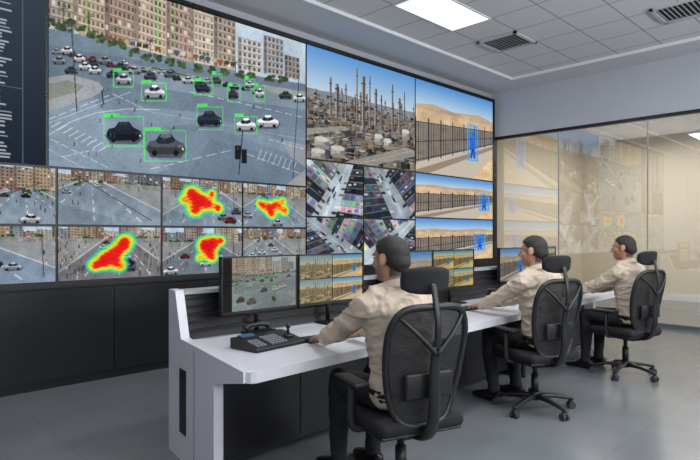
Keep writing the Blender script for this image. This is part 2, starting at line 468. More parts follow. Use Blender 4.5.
def refinery(w, h):
    random.seed(5)
    c = Cv(w, h)
    c.vgrad(0, .40, (92, 150, 212), (196, 213, 225))
    c.vgrad(.38, 1, (120, 114, 106), (128, 119, 108))
    c.poly([(0, .39), (.3, .36), (.7, .39), (1, .37), (1, .46), (0, .46)], (134, 138, 144))
    def tower(x, t, b_, wd):
        c.rect(x, t, x+wd, b_, (84, 80, 80)); c.rect(x, t, x+wd*.4, b_, (162, 157, 151))
        for k in range(2): c.rect(x-wd*.2, t+(b_-t)*(k+.4)/3., x+wd*1.2, t+(b_-t)*(k+.4)/3.+.010, (60, 58, 60))
    for i in range(24):
        x = random.gauss(.52, .24); wd = random.uniform(.008, .018); tower(x, random.uniform(.30, .42), random.uniform(.48, .60), wd)
    for i in range(620):
        y = .43+.57*(i/620.)**1.1; s = .016+.040*(i/620.)
        x = random.random()*1.02-.01
        col = random.choice([(58, 56, 57), (88, 83, 79), (118, 112, 106), (148, 142, 135), (108, 90, 73), (46, 50, 56), (142, 125, 106), (72, 75, 80)])
        hh = s*random.uniform(.4, 1.7); ww = s*random.uniform(.4, 2.0); r = random.random()
        if r < .12:
            c.ell(x, y, ww*.5, s*.3, tuple(v*.7 for v in col)); c.rect(x-ww*.5, y-s*.6, x+ww*.5, y, col); c.rect(x+ww*.2, y-s*.6, x+ww*.5, y, tuple(v*.7 for v in col)); c.ell(x, y-s*.6, ww*.5, s*.22, (170, 167, 162))
        elif r < .55:
            for k in range(4): c.line((x+ww*k/3, y-hh), (x+ww*k/3, y), 1.2, col); c.line((x, y-hh*k/3), (x+ww, y-hh*k/3), 1.2, col)
        else:
            c.rect(x, y-hh, x+ww, y, col); c.rect(x+ww*.65, y-hh, x+ww, y, tuple(v*.6 for v in col))
            c.line((x, y-hh), (x+ww, y-hh), 1.2, tuple(min(255, v*1.5) for v in col))
    for q in [(.18, .24, .6, .018), (.23, .28, .6, .024), (.31, .26, .62, .016), (.41, .08, .62, .012), (.46, .14, .66, .032), (.53, .12, .62, .013), (.58, .23, .6, .026), (.64, .28, .62, .014), (.75, .14, .66, .018), (.82, .26, .6, .024), (.88, .18, .6, .009)]: tower(*q)
    for i in range(50):
        x = random.random(); y = random.uniform(.5, .98)
        c.line((x, y), (x+random.uniform(.1, .4), y+random.uniform(-.10, .02)), w/300., random.choice([(176, 172, 166), (66, 64, 66), (140, 110, 82)]), .8)
    c.poly([(0, .74), (.30, .66), (.36, .68), (0, .80)], (160, 156, 150), .85)
    c.poly([(.30, 1), (.9, .76), (1, .78), (1, .84), (.55, 1)], (152, 147, 140), .9); c.line((.42, 1), (.96, .79), 1.4, (214, 210, 202), .7)
    for k, (x, y, r) in enumerate([(.12, .86, .06), (.25, .92, .06), (.09, .97, .055), (.62, .74, .04), (.71, .77, .04), (.90, .64, .04)]):
        c.rect(x-r, y-.045, x+r, y+.025, (170, 167, 161)); c.rect(x+r*.3, y-.045, x+r, y+.025, (122, 119, 115)); c.ell(x, y+.025, r, .020, (140, 137, 132)); c.ell(x, y-.045, r, .024, (200, 197, 191))
    c.noise(50, .08, .4); c.soften(.4)
    return c

def interior(w, h, seed, ang=0.0, inv=False, sc=1.0):
    random.seed(seed)
    cr, sr = math.cos(ang)*sc, math.sin(ang)*sc
    c = Cv(w, h, (200, 208, 212), lambda u, v: (.5+(u-.5)*cr-(v-.5)*sr, .5+(u-.5)*sr+(v-.5)*cr))
    fl = (172, 184, 193) if not inv else (150, 161, 170)
    c.rect(-1, -1, 2, 2, (62, 70, 79))
    c.poly([(.40, -.5), (.60, -.5), (.78, 1.6), (.22, 1.6)], fl)
    for k in range(12): c.line((.41-.0095*k*2, -.3+.17*k), (.59+.0095*k*2, -.3+.17*k), 1, tuple(v*.85 for v in fl), .8)
    c.poly([(.485, -.5), (.515, -.5), (.56, 1.6), (.46, 1.6)], tuple(min(255, v*1.18) for v in fl), .6)
    for sd in (-1, 1):
        def P(s, t):
            e_ = (.50+sd*(.105+.085*(s+.4)))
            return (e_+sd*t*(.42+.50*(s+.4)), s-t*.30)
        for i in range(12):      # tall cabinets / racks
            s0 = -.4+i*.15; s1 = s0+.138
            g = random.choice([(40, 45, 52), (56, 63, 72), (88, 97, 106), (122, 131, 139), (160, 168, 174), (190, 196, 200), (48, 54, 62)])
            c.poly([P(s0, 0), P(s1, 0), P(s1, .62), P(s0, .62)], g)
            c.poly([P(s0, .62), P(s1, .62), P(s1, .95), P(s0, .95)], tuple(min(255, v*1.2+26) for v in g))
            for j in range(4):
                t0 = .05+j*.14
                c.poly([P(s0+.012, t0), P(s1-.012, t0), P(s1-.012, t0+.10), P(s0+.012, t0+.10)], tuple(min(255, v*random.choice((.65, .8, 1.15))) for v in g), .9)
                if random.random() < .6:
                    sb = random.uniform(s0+.01, s1-.05)
                    c.poly([P(sb, t0), P(sb+.04, t0), P(sb+.04, t0+.08), P(sb, t0+.08)], random.choice([(150, 152, 150), (128, 112, 92), (196, 200, 202), (86, 100, 120), (60, 66, 74)]))
            c.line(P(s0, 0), P(s0, .95), 1.2, (170, 178, 184), .7)
            if random.random() < .45:       # trolleys and cartons standing in the aisle
                q = [P(s0+.02, -.10), P(s0+.08, -.10), P(s0+.08, .0), P(s0+.02, .0)]
                c.poly(q, random.choice([(70, 78, 88), (120, 108, 90), (206, 210, 212), (46, 52, 60)]))
    for i in range(4):
        x = random.uniform(.43, .57); y = random.uniform(.1, .95)
        c.ell(x+.03, y+.07, .035, .014, (100, 110, 120), .7); c.ell(x, y, .024, .065, random.choice([(35, 38, 48), (70, 84, 104), (196, 198, 200)])); c.ell(x, y-.08, .014, .024, (70, 52, 42))
    c.noise(6, .16); c.noise(50, .06); c.soften(.5)
    return c

# main crossroads picture: points below were measured on the tilted wall and rectified to the flat picture
ca, sa = math.cos(AZ), math.sin(AZ)
def rectify(px, py):
    t = (px-350)/560.0
    dx = ca+sa*t; dy = sa-ca*t
    dep = WY/dy
    return dep*dx, EYE+(235-py)*dep/560.0

XT = [-0.35, 0.69, 1.71, 2.735, 3.745, 4.725, 6.985, 9.30]
XB0 = 1.63
ZT, ZM, ZS, ZR, ZR2, ZB = 3.924, 2.045, 1.508, 2.42, 1.70, 0.978

def bigmap(px, py):
    X, Z = rectify(px, py)
    return (X-XB0)/(XT[5]-XB0), (ZT-Z)/(ZT-ZM)

def crossroads(w, h):
    random.seed(3)
    c = Cv(w, h, (128, 146, 162), bigmap)
    c.vgrad(0, .35, (150, 178, 205), (170, 190, 205)); c.vgrad(.22, 1, (112, 130, 146), (140, 158, 174))
    m = c
    m.poly([(47, 45), (140, 60), (240, 74), (306, 84), (306, 190), (40, 172)], (106, 122, 139))
    m.poly([(47, 90), (306, 130), (306, 190), (40, 172)], (117, 136, 154), .7)
    m.poly([(110, 60), (200, 76), (306, 96), (306, 110), (180, 92), (100, 76)], (142, 157, 170), .55)
    m.poly([(47, 110), (90, 100), (170, 170), (120, 185), (40, 172)], (142, 160, 176), .6)
    m.poly([(40, 172), (40, 130), (80, 112), (130, 108), (200, 112), (306, 150), (306, 160), (200, 124), (130, 130), (80, 178)], (134, 153, 171), .5)
    m.poly([(180, 190), (210, 140), (306, 165), (306, 190)], (90, 107, 125), .40)
    m.poly([(47, 78), (68, 74), (98, 82), (104, 90), (90, 98), (47, 112)], (156, 160, 162)); m.poly([(47, 84), (66, 80), (84, 86), (76, 92), (47, 100)], (132, 136, 128))
    m.poly([(262, 84), (306, 92), (306, 100), (270, 92)], (156, 160, 160)); m.poly([(282, 140), (306, 146), (306, 168), (290, 156)], (146, 152, 157))
    m.poly([(150, 66), (196, 76), (192, 79), (146, 69)], (150, 156, 150)); m.poly([(152, 66.4), (192, 75.6), (190, 77.4), (150, 68.2)], (80, 104, 66))
    B = [((45, -40), (76, -32), (76, 30), (45, 22), (176, 163, 148), 6, 7), ((72, -50), (104, -34), (104, 38), (72, 30), (194, 174, 152), 7, 9),
         ((104, -60), (135, -44), (135, 48), (104, 40), (176, 151, 132), 7, 11), ((133, -36), (166, -20), (166, 56), (133, 47), (200, 180, 158), 8, 10),
         ((166, -20), (192, -8), (192, 62), (166, 55), (180, 156, 138), 6, 9), ((190, 2), (214, 10), (214, 66), (190, 61), (202, 184, 164), 6, 8),
         ((214, 14), (236, 22), (236, 70), (214, 66), (168, 150, 135), 5, 7)]
    for q in B: facade(m, q[:4], q[4], q[5], q[6], .56)
    for i in range(30):
        x = 48+i*6.3; y = 30+ (x-47)*.205
        m.rect(x, y-6, x+5, y-2, random.choice([(60, 54, 50), (140, 76, 58), (180, 164, 124), (64, 82, 114), (205, 200, 192)]))
    m.poly([(236, 18), (306, 44), (306, 84), (236, 72)], (186, 204, 220))
    facade(m, [(238, 36), (262, 42), (262, 74), (238, 70)], (196, 191, 184), 5, 5)
    facade(m, [(264, 34), (284, 40), (284, 76), (264, 73)], (168, 165, 163), 5, 6)
    facade(m, [(285, 54), (300, 58), (300, 80), (285, 77)], (148, 141, 134), 4, 4)
    for x, y in [(50, 22), (60, 26), (69, 22), (80, 28), (90, 34), (100, 38), (112, 42), (122, 45), (134, 52), (146, 56), (156, 58), (170, 62), (182, 65), (198, 68), (212, 70), (226, 72), (240, 74), (252, 75), (270, 79), (284, 80)]:
        tree(m, x, y, 5.5, 4.5, 9)
    for x, y in [(236, 62), (250, 66), (115, 28), (88, 16), (62, 8), (150, 40), (205, 54)]:
        m.line((x, y), (x, y+14), 1.5, (90, 75, 60))
        for k in range(7): m.line((x, y), (x+5*math.cos(k*.9), y+3.5*math.sin(k*.9)), 1.6, (56, 84, 48))
    for i in range(22):
        x = 54+i*9.6+random.uniform(-2, 2); y = 47+i*1.85+random.uniform(-1.5, 3)
        car(m, x, y+4, 9, 6, random.choice([(205, 208, 212), (100, 106, 114), (60, 64, 70), (160, 164, 170), (40, 46, 56), (120, 52, 46)]), 1)
    for x, y, q in [(78, 58, 0), (92, 63, 1), (66, 50, 0), (104, 60, 2), (84, 66, 0), (300, 98, 0), (286, 95, 1), (120, 66, 1), (58, 60, 2), (70, 70, 1), (134, 70, 2), (200, 84, 1), (150, 76, 1), (94, 70, 0), (112, 74, 1)]:
        car(m, x, y, 13, 9, [(222, 225, 228), (60, 66, 76), (140, 147, 155)][q], 1)
    W = (226, 231, 234)
    for a, b in [((47, 120), (112, 94)), ((112, 94), (150, 112)), ((50, 140), (110, 170)), ((150, 170), (235, 150)), ((235, 150), (306, 176)), ((190, 92), (245, 104)), ((245, 104), (306, 118)), ((130, 66), (190, 80)), ((270, 140), (306, 150)), ((60, 158), (96, 150))]:
        for k in range(6):
            p = (a[0]+(b[0]-a[0])*k/6, a[1]+(b[1]-a[1])*k/6); q = (a[0]+(b[0]-a[0])*(k+.7)/6, a[1]+(b[1]-a[1])*(k+.7)/6)
            m.line(p, q, 1.8, W, .75)
    m.line((47, 124), (130, 92), 1.6, W, .6); m.line((47, 150), (100, 178), 1.6, W, .55); m.line((150, 112), (306, 140), 1.4, W, .4)
    pts = [(47, 136), (70, 122), (96, 113), (128, 109), (160, 110)]
    for p, q in zip(pts[:-1], pts[1:]): m.line(p, q, 1.8, W, .7)
    for k in range(9):
        m.line((50+k*6, 128+k*3.0), (60+k*6, 122+k*3.0), 2.6, W, .7)
    for k in range(8):
        m.line((262+k*5, 150+k*1.8), (258+k*5, 160+k*1.8), 2.6, W, .65)
    cars = [(123, 133, 34, 23, (26, 31, 39), 1), (165, 146, 36, 25, (76, 79, 86), 1), (209, 119, 24, 17, (40, 48, 60), 1), (203, 88, 15, 10, (40, 48, 64), 1), (154, 92, 21, 15, (206, 216, 218), 1),
            (123, 79, 16, 12, (190, 200, 203), 1), (233, 94, 11, 11, (48, 54, 60), 1), (246, 125, 20, 14, (232, 236, 238), 1), (268, 122, 22, 14, (234, 238, 240), 1), (260, 93, 9, 10, (216, 220, 222), 1), (170, 74, 13, 8, (90, 98, 108), 1), (188, 80, 12, 8, (190, 196, 202), 1),
            (216, 80, 12, 8, (80, 84, 90), -1), (250, 84, 9, 7, (205, 208, 210), 1)]
    for q in cars: car(m, *q)
    G = (80, 225, 95)
    for x0, y0, x1, y1 in [(103, 117, 143, 147), (144, 131, 186, 162), (197, 107, 223, 130), (194, 81, 213, 95), (141, 83, 166, 101), (113, 71, 133, 87), (228, 86, 240, 102), (235, 117, 257, 134), (255, 86, 265, 101), (212, 74, 222, 85), (245, 79, 255, 89)]:
        m.frame(x0, y0, x1, y1, 2.2, G); m.rect(x0, y0-3.2, x0+(x1-x0)*.4, y0, G)
    for i in range(30):
        x = random.uniform(60, 290); y = random.uniform(80, 160)
        m.rect(x, y, x+1.1, y+3.6, random.choice([(38, 42, 50), (90, 60, 56), (60, 74, 96)]), .9); m.line((x, y+3.6), (x-3, y+5), 1.2, (70, 84, 98), .6)
    m.line((70, 18), (76, 112), 2.6, (60, 66, 72)); m.line((70, 20), (58, 24), 2, (60, 66, 72)); m.line((101, 90), (103, 105), 3, (40, 44, 50))
    m.line((243, 130), (239, 176), 3.2, (28, 32, 38)); m.rect(235, 146, 241, 160, (22, 24, 28)); m.rect(242, 150, 247, 164, (22, 24, 28)); m.ell(238, 149, .8, 1.0, (160, 60, 50))
    m.line((300, 70), (293, 186), 2.6, (44, 50, 56))
    m.poly([(284, 188), (306, 170), (306, 192)], (150, 150, 148))
    c.noise(7, .07); c.noise(24, .04); c.noise(130, .06); c.soften(.4)
    c.a = c.a*.95+np.array((205, 216, 226))/255.*.05  # screen haze painted in: pale tint blended over the whole picture
    return c

def textpanel(w, h):
    c = Cv(w, h, (30, 38, 48))
    c.vgrad(0, 1, (62, 72, 84), (32, 40, 52))
    random.seed(9)
    for j in range(58):
        y = .03+j*.0165
        for x0, x1 in [(.03, .3), (.36, .5), (.54, .70), (.74, .86)]:
            if j > 36 and x0 < .5: continue
            L = (x1-x0)*random.uniform(.5, 1)
            c.rect(x0, y, x0+L, y+.007, (205, 212, 220), .75)
    c.rect(.9, 0, .905, 1, (90, 100, 112)); c.rect(0, .64, .9, .643, (90, 100, 112))
    return c

def screen(name, c, tl, right, down, parent, gain=1.0):
    """flat display whose picture lives in a colour attribute"""
    h, w = c.a.shape[:2]
    tl = np.array(tl); r = np.array(right); d = np.array(down)
    u, v = np.meshgrid(np.linspace(0, 1, w), np.linspace(0, 1, h))
    co = tl+u[..., None]*r+v[..., None]*d
    me = bpy.data.meshes.new(name)
    n = w*h; me.vertices.add(n); me.vertices.foreach_set('co', co.reshape(-1).astype(np.float32))
    i = np.arange(n).reshape(h, w)
    q = np.stack([i[:-1, :-1], i[1:, :-1], i[1:, 1:], i[:-1, 1:]], -1).reshape(-1, 4)
    f = len(q); me.loops.add(f*4); me.loops.foreach_set('vertex_index', q.reshape(-1).astype(np.int32))
    me.polygons.add(f); me.polygons.foreach_set('loop_start', (np.arange(f)*4).astype(np.int32))
    me.update(calc_edges=True); me.validate()
    at = me.color_attributes.new("picture", 'FLOAT_COLOR', 'POINT')
    a = np.clip(c.a, 0, 1); lin = np.where(a <= .04045, a/12.92, ((a+.055)/1.055)**2.4)*gain
    at.data.foreach_set('color', np.concatenate([lin.reshape(-1, 3), np.ones((n, 1))], 1).reshape(-1).astype(np.float32))
    me.materials.append(M_scr)
    o = bpy.data.objects.new(name, me); COL.objects.link(o); o.parent = parent
    return o

# ------------------------------------------------------------------ room shell
XL, YB = -3.2, -3.2
XF = 13.55
mm("floor", (XL, YB, -0.1), (XF, WY+.25, 0), M_floor)
mm("ceiling", (XL, YB, CZ+.04), (RX+.1, WY+.25, CZ+.14), M_ceil)
mm("wall_front", (XL, WY+.12, 0), (RX+.1, WY+.25, CZ+.04), M_wall)
mm("wall_left", (XL-.12, YB, 0), (XL, WY+.25, CZ+.04), M_wall)
mm("wall_back", (XL, YB-.12, 0), (RX+.1, YB, CZ+.04), M_wall)
GZ = 3.28; GY0 = -1.0
wr = join(bxv((RX+.05, (WY+.12+YB)/2, (GZ+CZ+.04)/2), (.1, WY+.12-YB, CZ+.04-GZ)), bxv((RX+.05, (YB+GY0)/2, GZ/2), (.1, GY0-YB, GZ)))
mk("wall_right", wr, M_wall)
mm("trim_1", (XL, 4.95, CZ), (RX, WY+.12, CZ+.05), M_gyp)
mm("trim_2", (8.83, YB, CZ), (RX, 4.95, CZ+.05), M_gyp)
mm("trim_3", (XL, 4.93, CZ-.005), (8.81, 4.95, CZ+.04), M_trimw)
mm("trim_4", (8.81, YB, CZ-.005), (8.83, 4.95, CZ+.04), M_trimw)
mm("wall_adjacent_room", (XF, YB, 0), (XF+.1, WY+.25, 3.6), M_cream)
mm("wall_adjacent_room_side", (RX+.1, WY+.12, 0), (XF, WY+.25, 3.6), M_cream)
mm("wall_adjacent_room_back", (RX+.1, YB-.12, 0), (XF, YB, 3.6), M_cream)
mm("ceiling_adjacent_room", (RX+.1, YB, 3.6), (XF, WY+.25, 3.7), M_gyp)
mm("baseboard_adjacent_room", (XF-.02, YB, 0), (XF, WY+.12, .13), M_trimw)
gp = empty("glass_partition")
mm("glass_pane", (RX+.045, GY0, .05), (RX+.055, WY+.05, GZ-.04), M_glass, gp)
mm("top_rail", (RX+.01, GY0, GZ-.05), (RX+.09, WY+.11, GZ), M_black, gp)
mm("bottom_rail", (RX+.01, GY0, 0), (RX+.09, WY+.11, .06), M_alu, gp)
mm("corner_post", (RX+.01, WY+.05, .06), (RX+.09, WY+.11, GZ-.05), M_black, gp)
mm("end_post", (RX+.01, GY0, .06), (RX+.09, GY0+.05, GZ-.05), M_black, gp)
for i, y in enumerate((4.42, 2.98, 1.5, 0.1)):
    mm("glass_joint_%d" % i, (RX+.04, y-.006, .06), (RX+.06, y+.006, GZ-.05), M_grey, gp)

def light_panel(x, y):
    e = empty("ceiling_light_panel", (x, y, CZ+.04))
    box("frame", (0, 0, -.006), (1.2, .6, .012), M_trimw, e)
    box("diffuser", (0, 0, -.014), (1.14, .54, .006), M_led, e)
    return e
for x, y in [(5.62, 4.07), (1.42, 4.07), (3.22, 1.67), (-.98, 1.67), (3.22, -.73), (-.98, -1.33), (6.22, -.73)]:
    light_panel(x, y)
def vent(x, y):
    e = empty("air_vent", (x, y, CZ+.04))
    for a, s in [((0, .28), (.6, .04, .03)), ((0, -.28), (.6, .04, .03)), ((.28, 0), (.04, .6, .03)), ((-.28, 0), (.04, .6, .03))]:
        box("frame_bar", (a[0], a[1], -.015), s, M_metal, e)
    box("duct_opening", (0, 0, -.003), (.54, .54, .006), M_blk2, e)
    sl = join(*[bxv((0, -.24+k*.053, -.018), (.53, .026, .004), 0, 1, (.6, 0, 0)) for k in range(10)])
    mk("louvres", sl, M_metal, e)
vent(7.12, 4.07); vent(7.62, 1.98)

# ------------------------------------------------------------------ video wall
vw = empty("video_wall")
mm("cabinet", (XT[0]-.06, WY+.012, ZB-.05), (XT[-1]+.05, WY+.12, ZT+.05), M_black, vw)
for nm, a, b in [("border_top", (XT[0]-.06, WY-.01, ZT), (XT[-1]+.05, WY+.03, ZT+.05)), ("border_bottom", (XT[0]-.06, WY-.01, ZB-.05), (XT[-1]+.05, WY+.03, ZB)),
                 ("border_right", (XT[-1], WY-.01, ZB), (XT[-1]+.05, WY+.03, ZT))]:
    mm(nm, a, b, M_black, vw)
def vs(name, c, x0, x1, z1, z0, g=.012):
    screen(name, c, (x0+g, WY, z1-g), (x1-x0-2*g, 0, 0), (0, 0, z0-z1+2*g), vw)
C_big = crossroads(760, 480)
vs("screen_crossroads", C_big, XB0, XT[5], ZT, ZM)
vs("screen_event_list", textpanel(260, 260), XT[0], XB0, ZT, ZM)
c = street(160, 90, 20, .3); vs("screen_street_1", c, XT[0], XT[1], ZM, ZS)
c = street(160, 90, 21, .3); vs("screen_street_2", c, XT[0], XT[1], ZS, ZB)
c = street(230, 120, 22, .42, 6, vx=.75, spread=1.0); vs("screen_street_3", c, XT[1], XT[2], ZM, ZS)
c = street(230, 120, 23, .20, 3, crowd=5, vx=.3, spread=1.4); vs("screen_street_4", c, XT[2], XT[3], ZM, ZS)
c = street(230, 120, 24, .25, 7, vx=.6); heat(c, [(.34, .30, .13, .8), (.42, .44, .15, .8), (.55, .50, .14, .7), (.68, .60, .10, .7), (.38, .66, .13, .7), (.60, .28, .08, .6), (.24, .46, .08, .5)]); vs("screen_heatmap_1", c, XT[3], XT[4], ZM, ZS)
c = street(230, 120, 25, .25, 7, vx=.4); heat(c, [(.26, .46, .10, .7), (.38, .54, .13, .8), (.52, .46, .12, .7), (.64, .60, .11, .7), (.44, .70, .10, .6), (.62, .36, .08, .5)]); vs("screen_heatmap_2", c, XT[4], XT[5], ZM, ZS)
c = street(230, 120, 26, .18, 7, ((104, 120, 138), (132, 150, 170)), 8, .2, 1.5); vs("screen_street_5", c, XT[1], XT[2], ZS, ZB)
c = street(230, 120, 27, .22, 8, ((116, 116, 118), (124, 124, 126)), 70, .55, .9); heat(c, [(.42, .66, .13, .8), (.50, .56, .14, .7), (.58, .42, .11, .7), (.63, .28, .12, .8), (.33, .74, .09, .6), (.57, .76, .10, .6)]); vs("screen_heatmap_3", c, XT[2], XT[3], ZS, ZB)
c = street(230, 120, 28, .3, 9, ((104, 112, 120), (124, 132, 140)), 24, .5); heat(c, [(.50, .36, .13, .8), (.62, .32, .13, .8), (.72, .28, .08, .6), (.56, .50, .13, .7), (.60, .66, .10, .6), (.44, .66, .08, .5)]); vs("screen_heatmap_4", c, XT[3], XT[4], ZS, ZB)
c = street(230, 120, 29, .24, 6, ((120, 128, 134), (146, 154, 160)), 14, .35); vs("screen_street_6", c, XT[4], XT[5], ZS, ZB)
C_ref = refinery(400, 330); vs("screen_refinery", C_ref, XT[5], XT[6], ZT, ZR)
C_des = desert(300, 240, 41); vs("screen_perimeter_1", C_des, XT[6], XT[7], ZT, ZR)
xm = (XT[5]+XT[6])/2-.05; zm2 = 1.66
vs("screen_store_1", interior(190, 140, 51, .40, False, .8), XT[5], xm, ZR, zm2); vs("screen_store_2", interior(190, 140, 52, -.5, True, .9), xm, XT[6], ZR, zm2)
vs("screen_store_3", interior(190, 140, 53, -.8, True, .75), XT[5], xm, zm2, ZB); vs("screen_store_4", interior(190, 140, 54, .75, False, .85), xm, XT[6], zm2, ZB)
vs("screen_perimeter_2", desert(240, 120, 42, True, .80), XT[6], XT[7], ZR, ZR2); vs("screen_perimeter_3", desert(240, 120, 43, True, .74), XT[6], XT[7], ZR2, ZB)
pl = empty("video_wall_plinth")
mm("plinth_body", (XL+.02, WY+.03, 0), (RX-.01, WY+.119, ZB-.05), M_dark, pl)
for i in range(12):
    x = -2.9+i*1.03
    mm("plinth_panel_%d" % i, (x, WY+.012, .08), (x+1.024, WY+.03, ZB-.07), M_dark, pl)

# ------------------------------------------------------------------ console
cs = empty("control_console")
X0, X1 = 1.58, 7.1
fy = lambda x: 2.30+.04*(x-X0)
SH = .165
def shear(vf): return [Vector((v.x+SH*max(0, v.y-2.3), v.y, v.z)) for v in vf[0]], vf[1]
mk("worktop", prism([(X0, fy(X0)+.04), (X0+.012, fy(X0)+.012), (X0+.04, fy(X0)), (X1, fy(X1)), (X1, 3.32), (X0+SH*1.02, 3.32)], 'z', .685, .74), M_white, cs)
prof = [(2.72, 0), (3.5, 0), (3.5, 1.06), (3.37, 1.06), (3.26, .765), (2.34, .742), (2.34, .685), (2.72, .60)]
mk("end_panel_left", shear(prism(prof, 'x', X0-.02, X0+.04)), M_white, cs)
mk("end_panel_right", prism([(y+.12 if y < 3 else y, z) for y, z in prof], 'x', X1-.04, X1+.02), M_white, cs)
mk("panel_seam", shear(bxv((X0-.021, 3.02, .38), (.006, .014, .72))), M_grey, cs)
mk("vent_slot", shear(bxv((X0-.022, 3.22, .38), (.008, .11, .40))), M_black, cs)
mk("rear_housing", shear(prism([(3.30, .70), (3.38, 1.03), (3.49, 1.03), (3.49, .05), (3.35, .05)], 'x', X0+.04, X1-.24)), M_blk2, cs)
mk("rear_cap", shear(bxv(((X0+X1)/2-.1, 3.43, 1.0425), (X1-X0-.28, .14, .025))), M_grey, cs)
mk("louvre_slats", join(*[bxv(((X0+X1)/2+.07, 3.305+k*.0165, .80+k*.05), (X1-X0-.26, .02, .012)) for k in range(5)]), M_black, cs)
mk("cabinet_body", shear(bxv(((X0+X1)/2-.1, 3.13, .375), (X1-X0-.3, .42, .63))), M_blk2, cs)
for i in range(8):
    x = X0+.17+i*.65
    mm("cabinet_door_%d" % i, (x, 2.905, .09), (x+.643, 2.92, .67), M_black, cs)
for x in (3.35, 5.15):
    mm("divider_panel", (x-.02, 2.75, 0.0), (x+.02, 3.3, .685), M_blk2, cs)
    mm("worktop_joint", (x-.003, fy(x)+.002, .7395), (x+.003, 3.3, .7412), M_grey, cs)

# ------------------------------------------------------------------ monitors
def monitor(x, y, w, c, rz=0.0, h=.385):
    e = empty("computer_monitor", (x, y, .741), rz)
    zc = .15+h/2
    box("housing", (0, .018, zc), (w, .03, h), M_black, e, .006)
    box("rear_bulge", (0, .045, zc), (w*.45, .035, h*.5), M_black, e, .012)
    for c_, s_ in [((0, 0, zc+h/2-.005), (w, .012, .010)), ((0, 0, zc-h/2+.009), (w, .012, .018)), ((w/2-.005, 0, zc), (.010, .012, h)), ((-w/2+.005, 0, zc), (.010, .012, h))]:
        box("bezel", c_, s_, M_black, e)
    screen("display", c, (-w/2+.01, .001, zc+h/2-.010), (w-.02, 0, 0), (0, 0, -(h-.028)), e, .85)
    mk("neck", cyl((0, .055, .01), (0, .055, zc), .018), M_black, e, True)
    box("foot", (0, .0, .008), (.24, .15, .014), M_black, e, .006)
def small(c, f):
    d = Cv(4, 4); d.a = c.a[::f, ::f].copy(); return d
def tint(c, k, t):
    d = Cv(4, 4); d.a = c.a*(1-t)+np.array(k)/255.*t; return d
def combo(cs_, w, h):
    d = Cv(w, h, (10, 12, 16))
    hw, hh = w//2, h//2
    for i, c in enumerate(cs_):
        ys = np.linspace(0, c.a.shape[0]-1, hh-2).astype(int); xs = np.linspace(0, c.a.shape[1]-1, hw-2).astype(int)
        y0 = (i//2)*hh+1; x0 = (i % 2)*hw+1
        d.a[y0:y0+hh-2, x0:x0+hw-2] = c.a[ys][:, xs]
    return d
c1 = tint(small(C_big, 2), (140, 132, 110), .36); c1.a[:, :46] = c1.a[:, :46]*.15+.07
C_r2 = tint(C_ref, (160, 148, 124), .35)
c2 = combo([C_r2, C_des, C_r2, C_des], 240, 150)
c2.a = np.clip(c2.a*np.array([1.05, 1.0, .86]), 0, 1)
c3 = tint(small(C_des, 2), (60, 60, 60), .2)
c4 = combo([C_des, C_des, C_r2, C_des], 180, 120); c4.a = np.clip(c4.a*np.array([1.0, .95, .72]), 0, 1)
monitor(2.29, 3.20, .645, c1, .02); monitor(2.955, 3.19, .665, c2, -.03)
monitor(3.94, 3.22, .66, c3); monitor(4.62, 3.22, .67, c4, -.03)
monitor(5.84, 3.24, .66, c3); monitor(6.52, 3.24, .66, c4, -.03)

# ------------------------------------------------------------------ desk items
def keyboard(x, y, rz):
    e = empty("computer_keyboard", (x, y, .741), rz)
    box("body", (0, 0, .009), (.44, .135, .018), M_black, e, .005)
    ks = []
    for r in range(5):
        for k in range(19):
            if r == 0 and 5 <= k <= 9: continue
            ks.append(bxv((-.207+k*.023, -.048+r*.024, .021), (.019, .019, .008)))
    ks.append(bxv((-.207+7*.023, -.048, .021), (.11, .019, .008)))
    mk("keys", join(*ks), M_key, e)
def mouse(x, y, rz):
    e = empty("computer_mouse", (x, y, .741), rz)
    v, f = ellv((0, 0, 0), (.031, .055, .034), 20, 14)
    v = [Vector((p.x, p.y, max(p.z, 0)*(1-.25*p.y/.055))) for p in v]
    mk("shell", (v, f), M_black, e, True); mk("scroll_wheel", cyl((-.004, .03, .030), (.004, .03, .030), .009, 14), M_key, e, True)
keyboard(2.50, 2.70, -.12); mouse(2.86, 2.70, -.1)
keyboard(4.40, 2.88, -.15); mouse(4.74, 2.82, -.1)
keyboard(6.12, 2.80, -.2); mouse(6.46, 2.74, -.2)

def control_pad(x, y, rz):
    e = empty("camera_control_keypad", (x, y, .741), rz)
    pr = [(-.12, 0), (.12, 0), (.12, .062), (.085, .066), (-.115, .022), (-.12, .015)]
    mk("wedge_body", prism(pr, 'x', -.20, .20), M_black, e)
    def onp(u, v, s, z=.004):
        return bxv((u, v, .022+(v+.115)*.22+z), s, 0, 1, (math.atan2(.044, .2), 0, 0))
    ks = [onp(-.05+i*.026, -.09+j*.026, (.02, .018, .010)) for i in range(5) for j in range(5)]
    ks += [onp(-.165+i*.026, -.09+j*.026, (.02, .018, .010)) for i in range(3) for j in range(4)]
    mk("keys", join(*ks), M_keyl, e)
    mk("display_bezel", onp(-.12, .06, (.11, .05, .012), .006), M_key, e); mk("display", onp(-.12, .06, (.095, .038, .002), .0135), M_lcd, e)
    mk("joystick", join(cyl((.145, -.02, .045), (.145, -.02, .10), .009), ellv((.145, -.02, .105), (.016, .016, .018)), ellv((.145, -.02, .044), (.035, .035, .016))), M_black, e, True)
    mk("handset", tube([(-.10+.0, .105, .10), (-.06, .11, .115), (.05, .11, .115), (.09, .105, .10)], [.02, .014, .014, .02], 14, (0, 0, 1), True, 4), M_black, e, True)
control_pad(2.06, 2.80, .10)

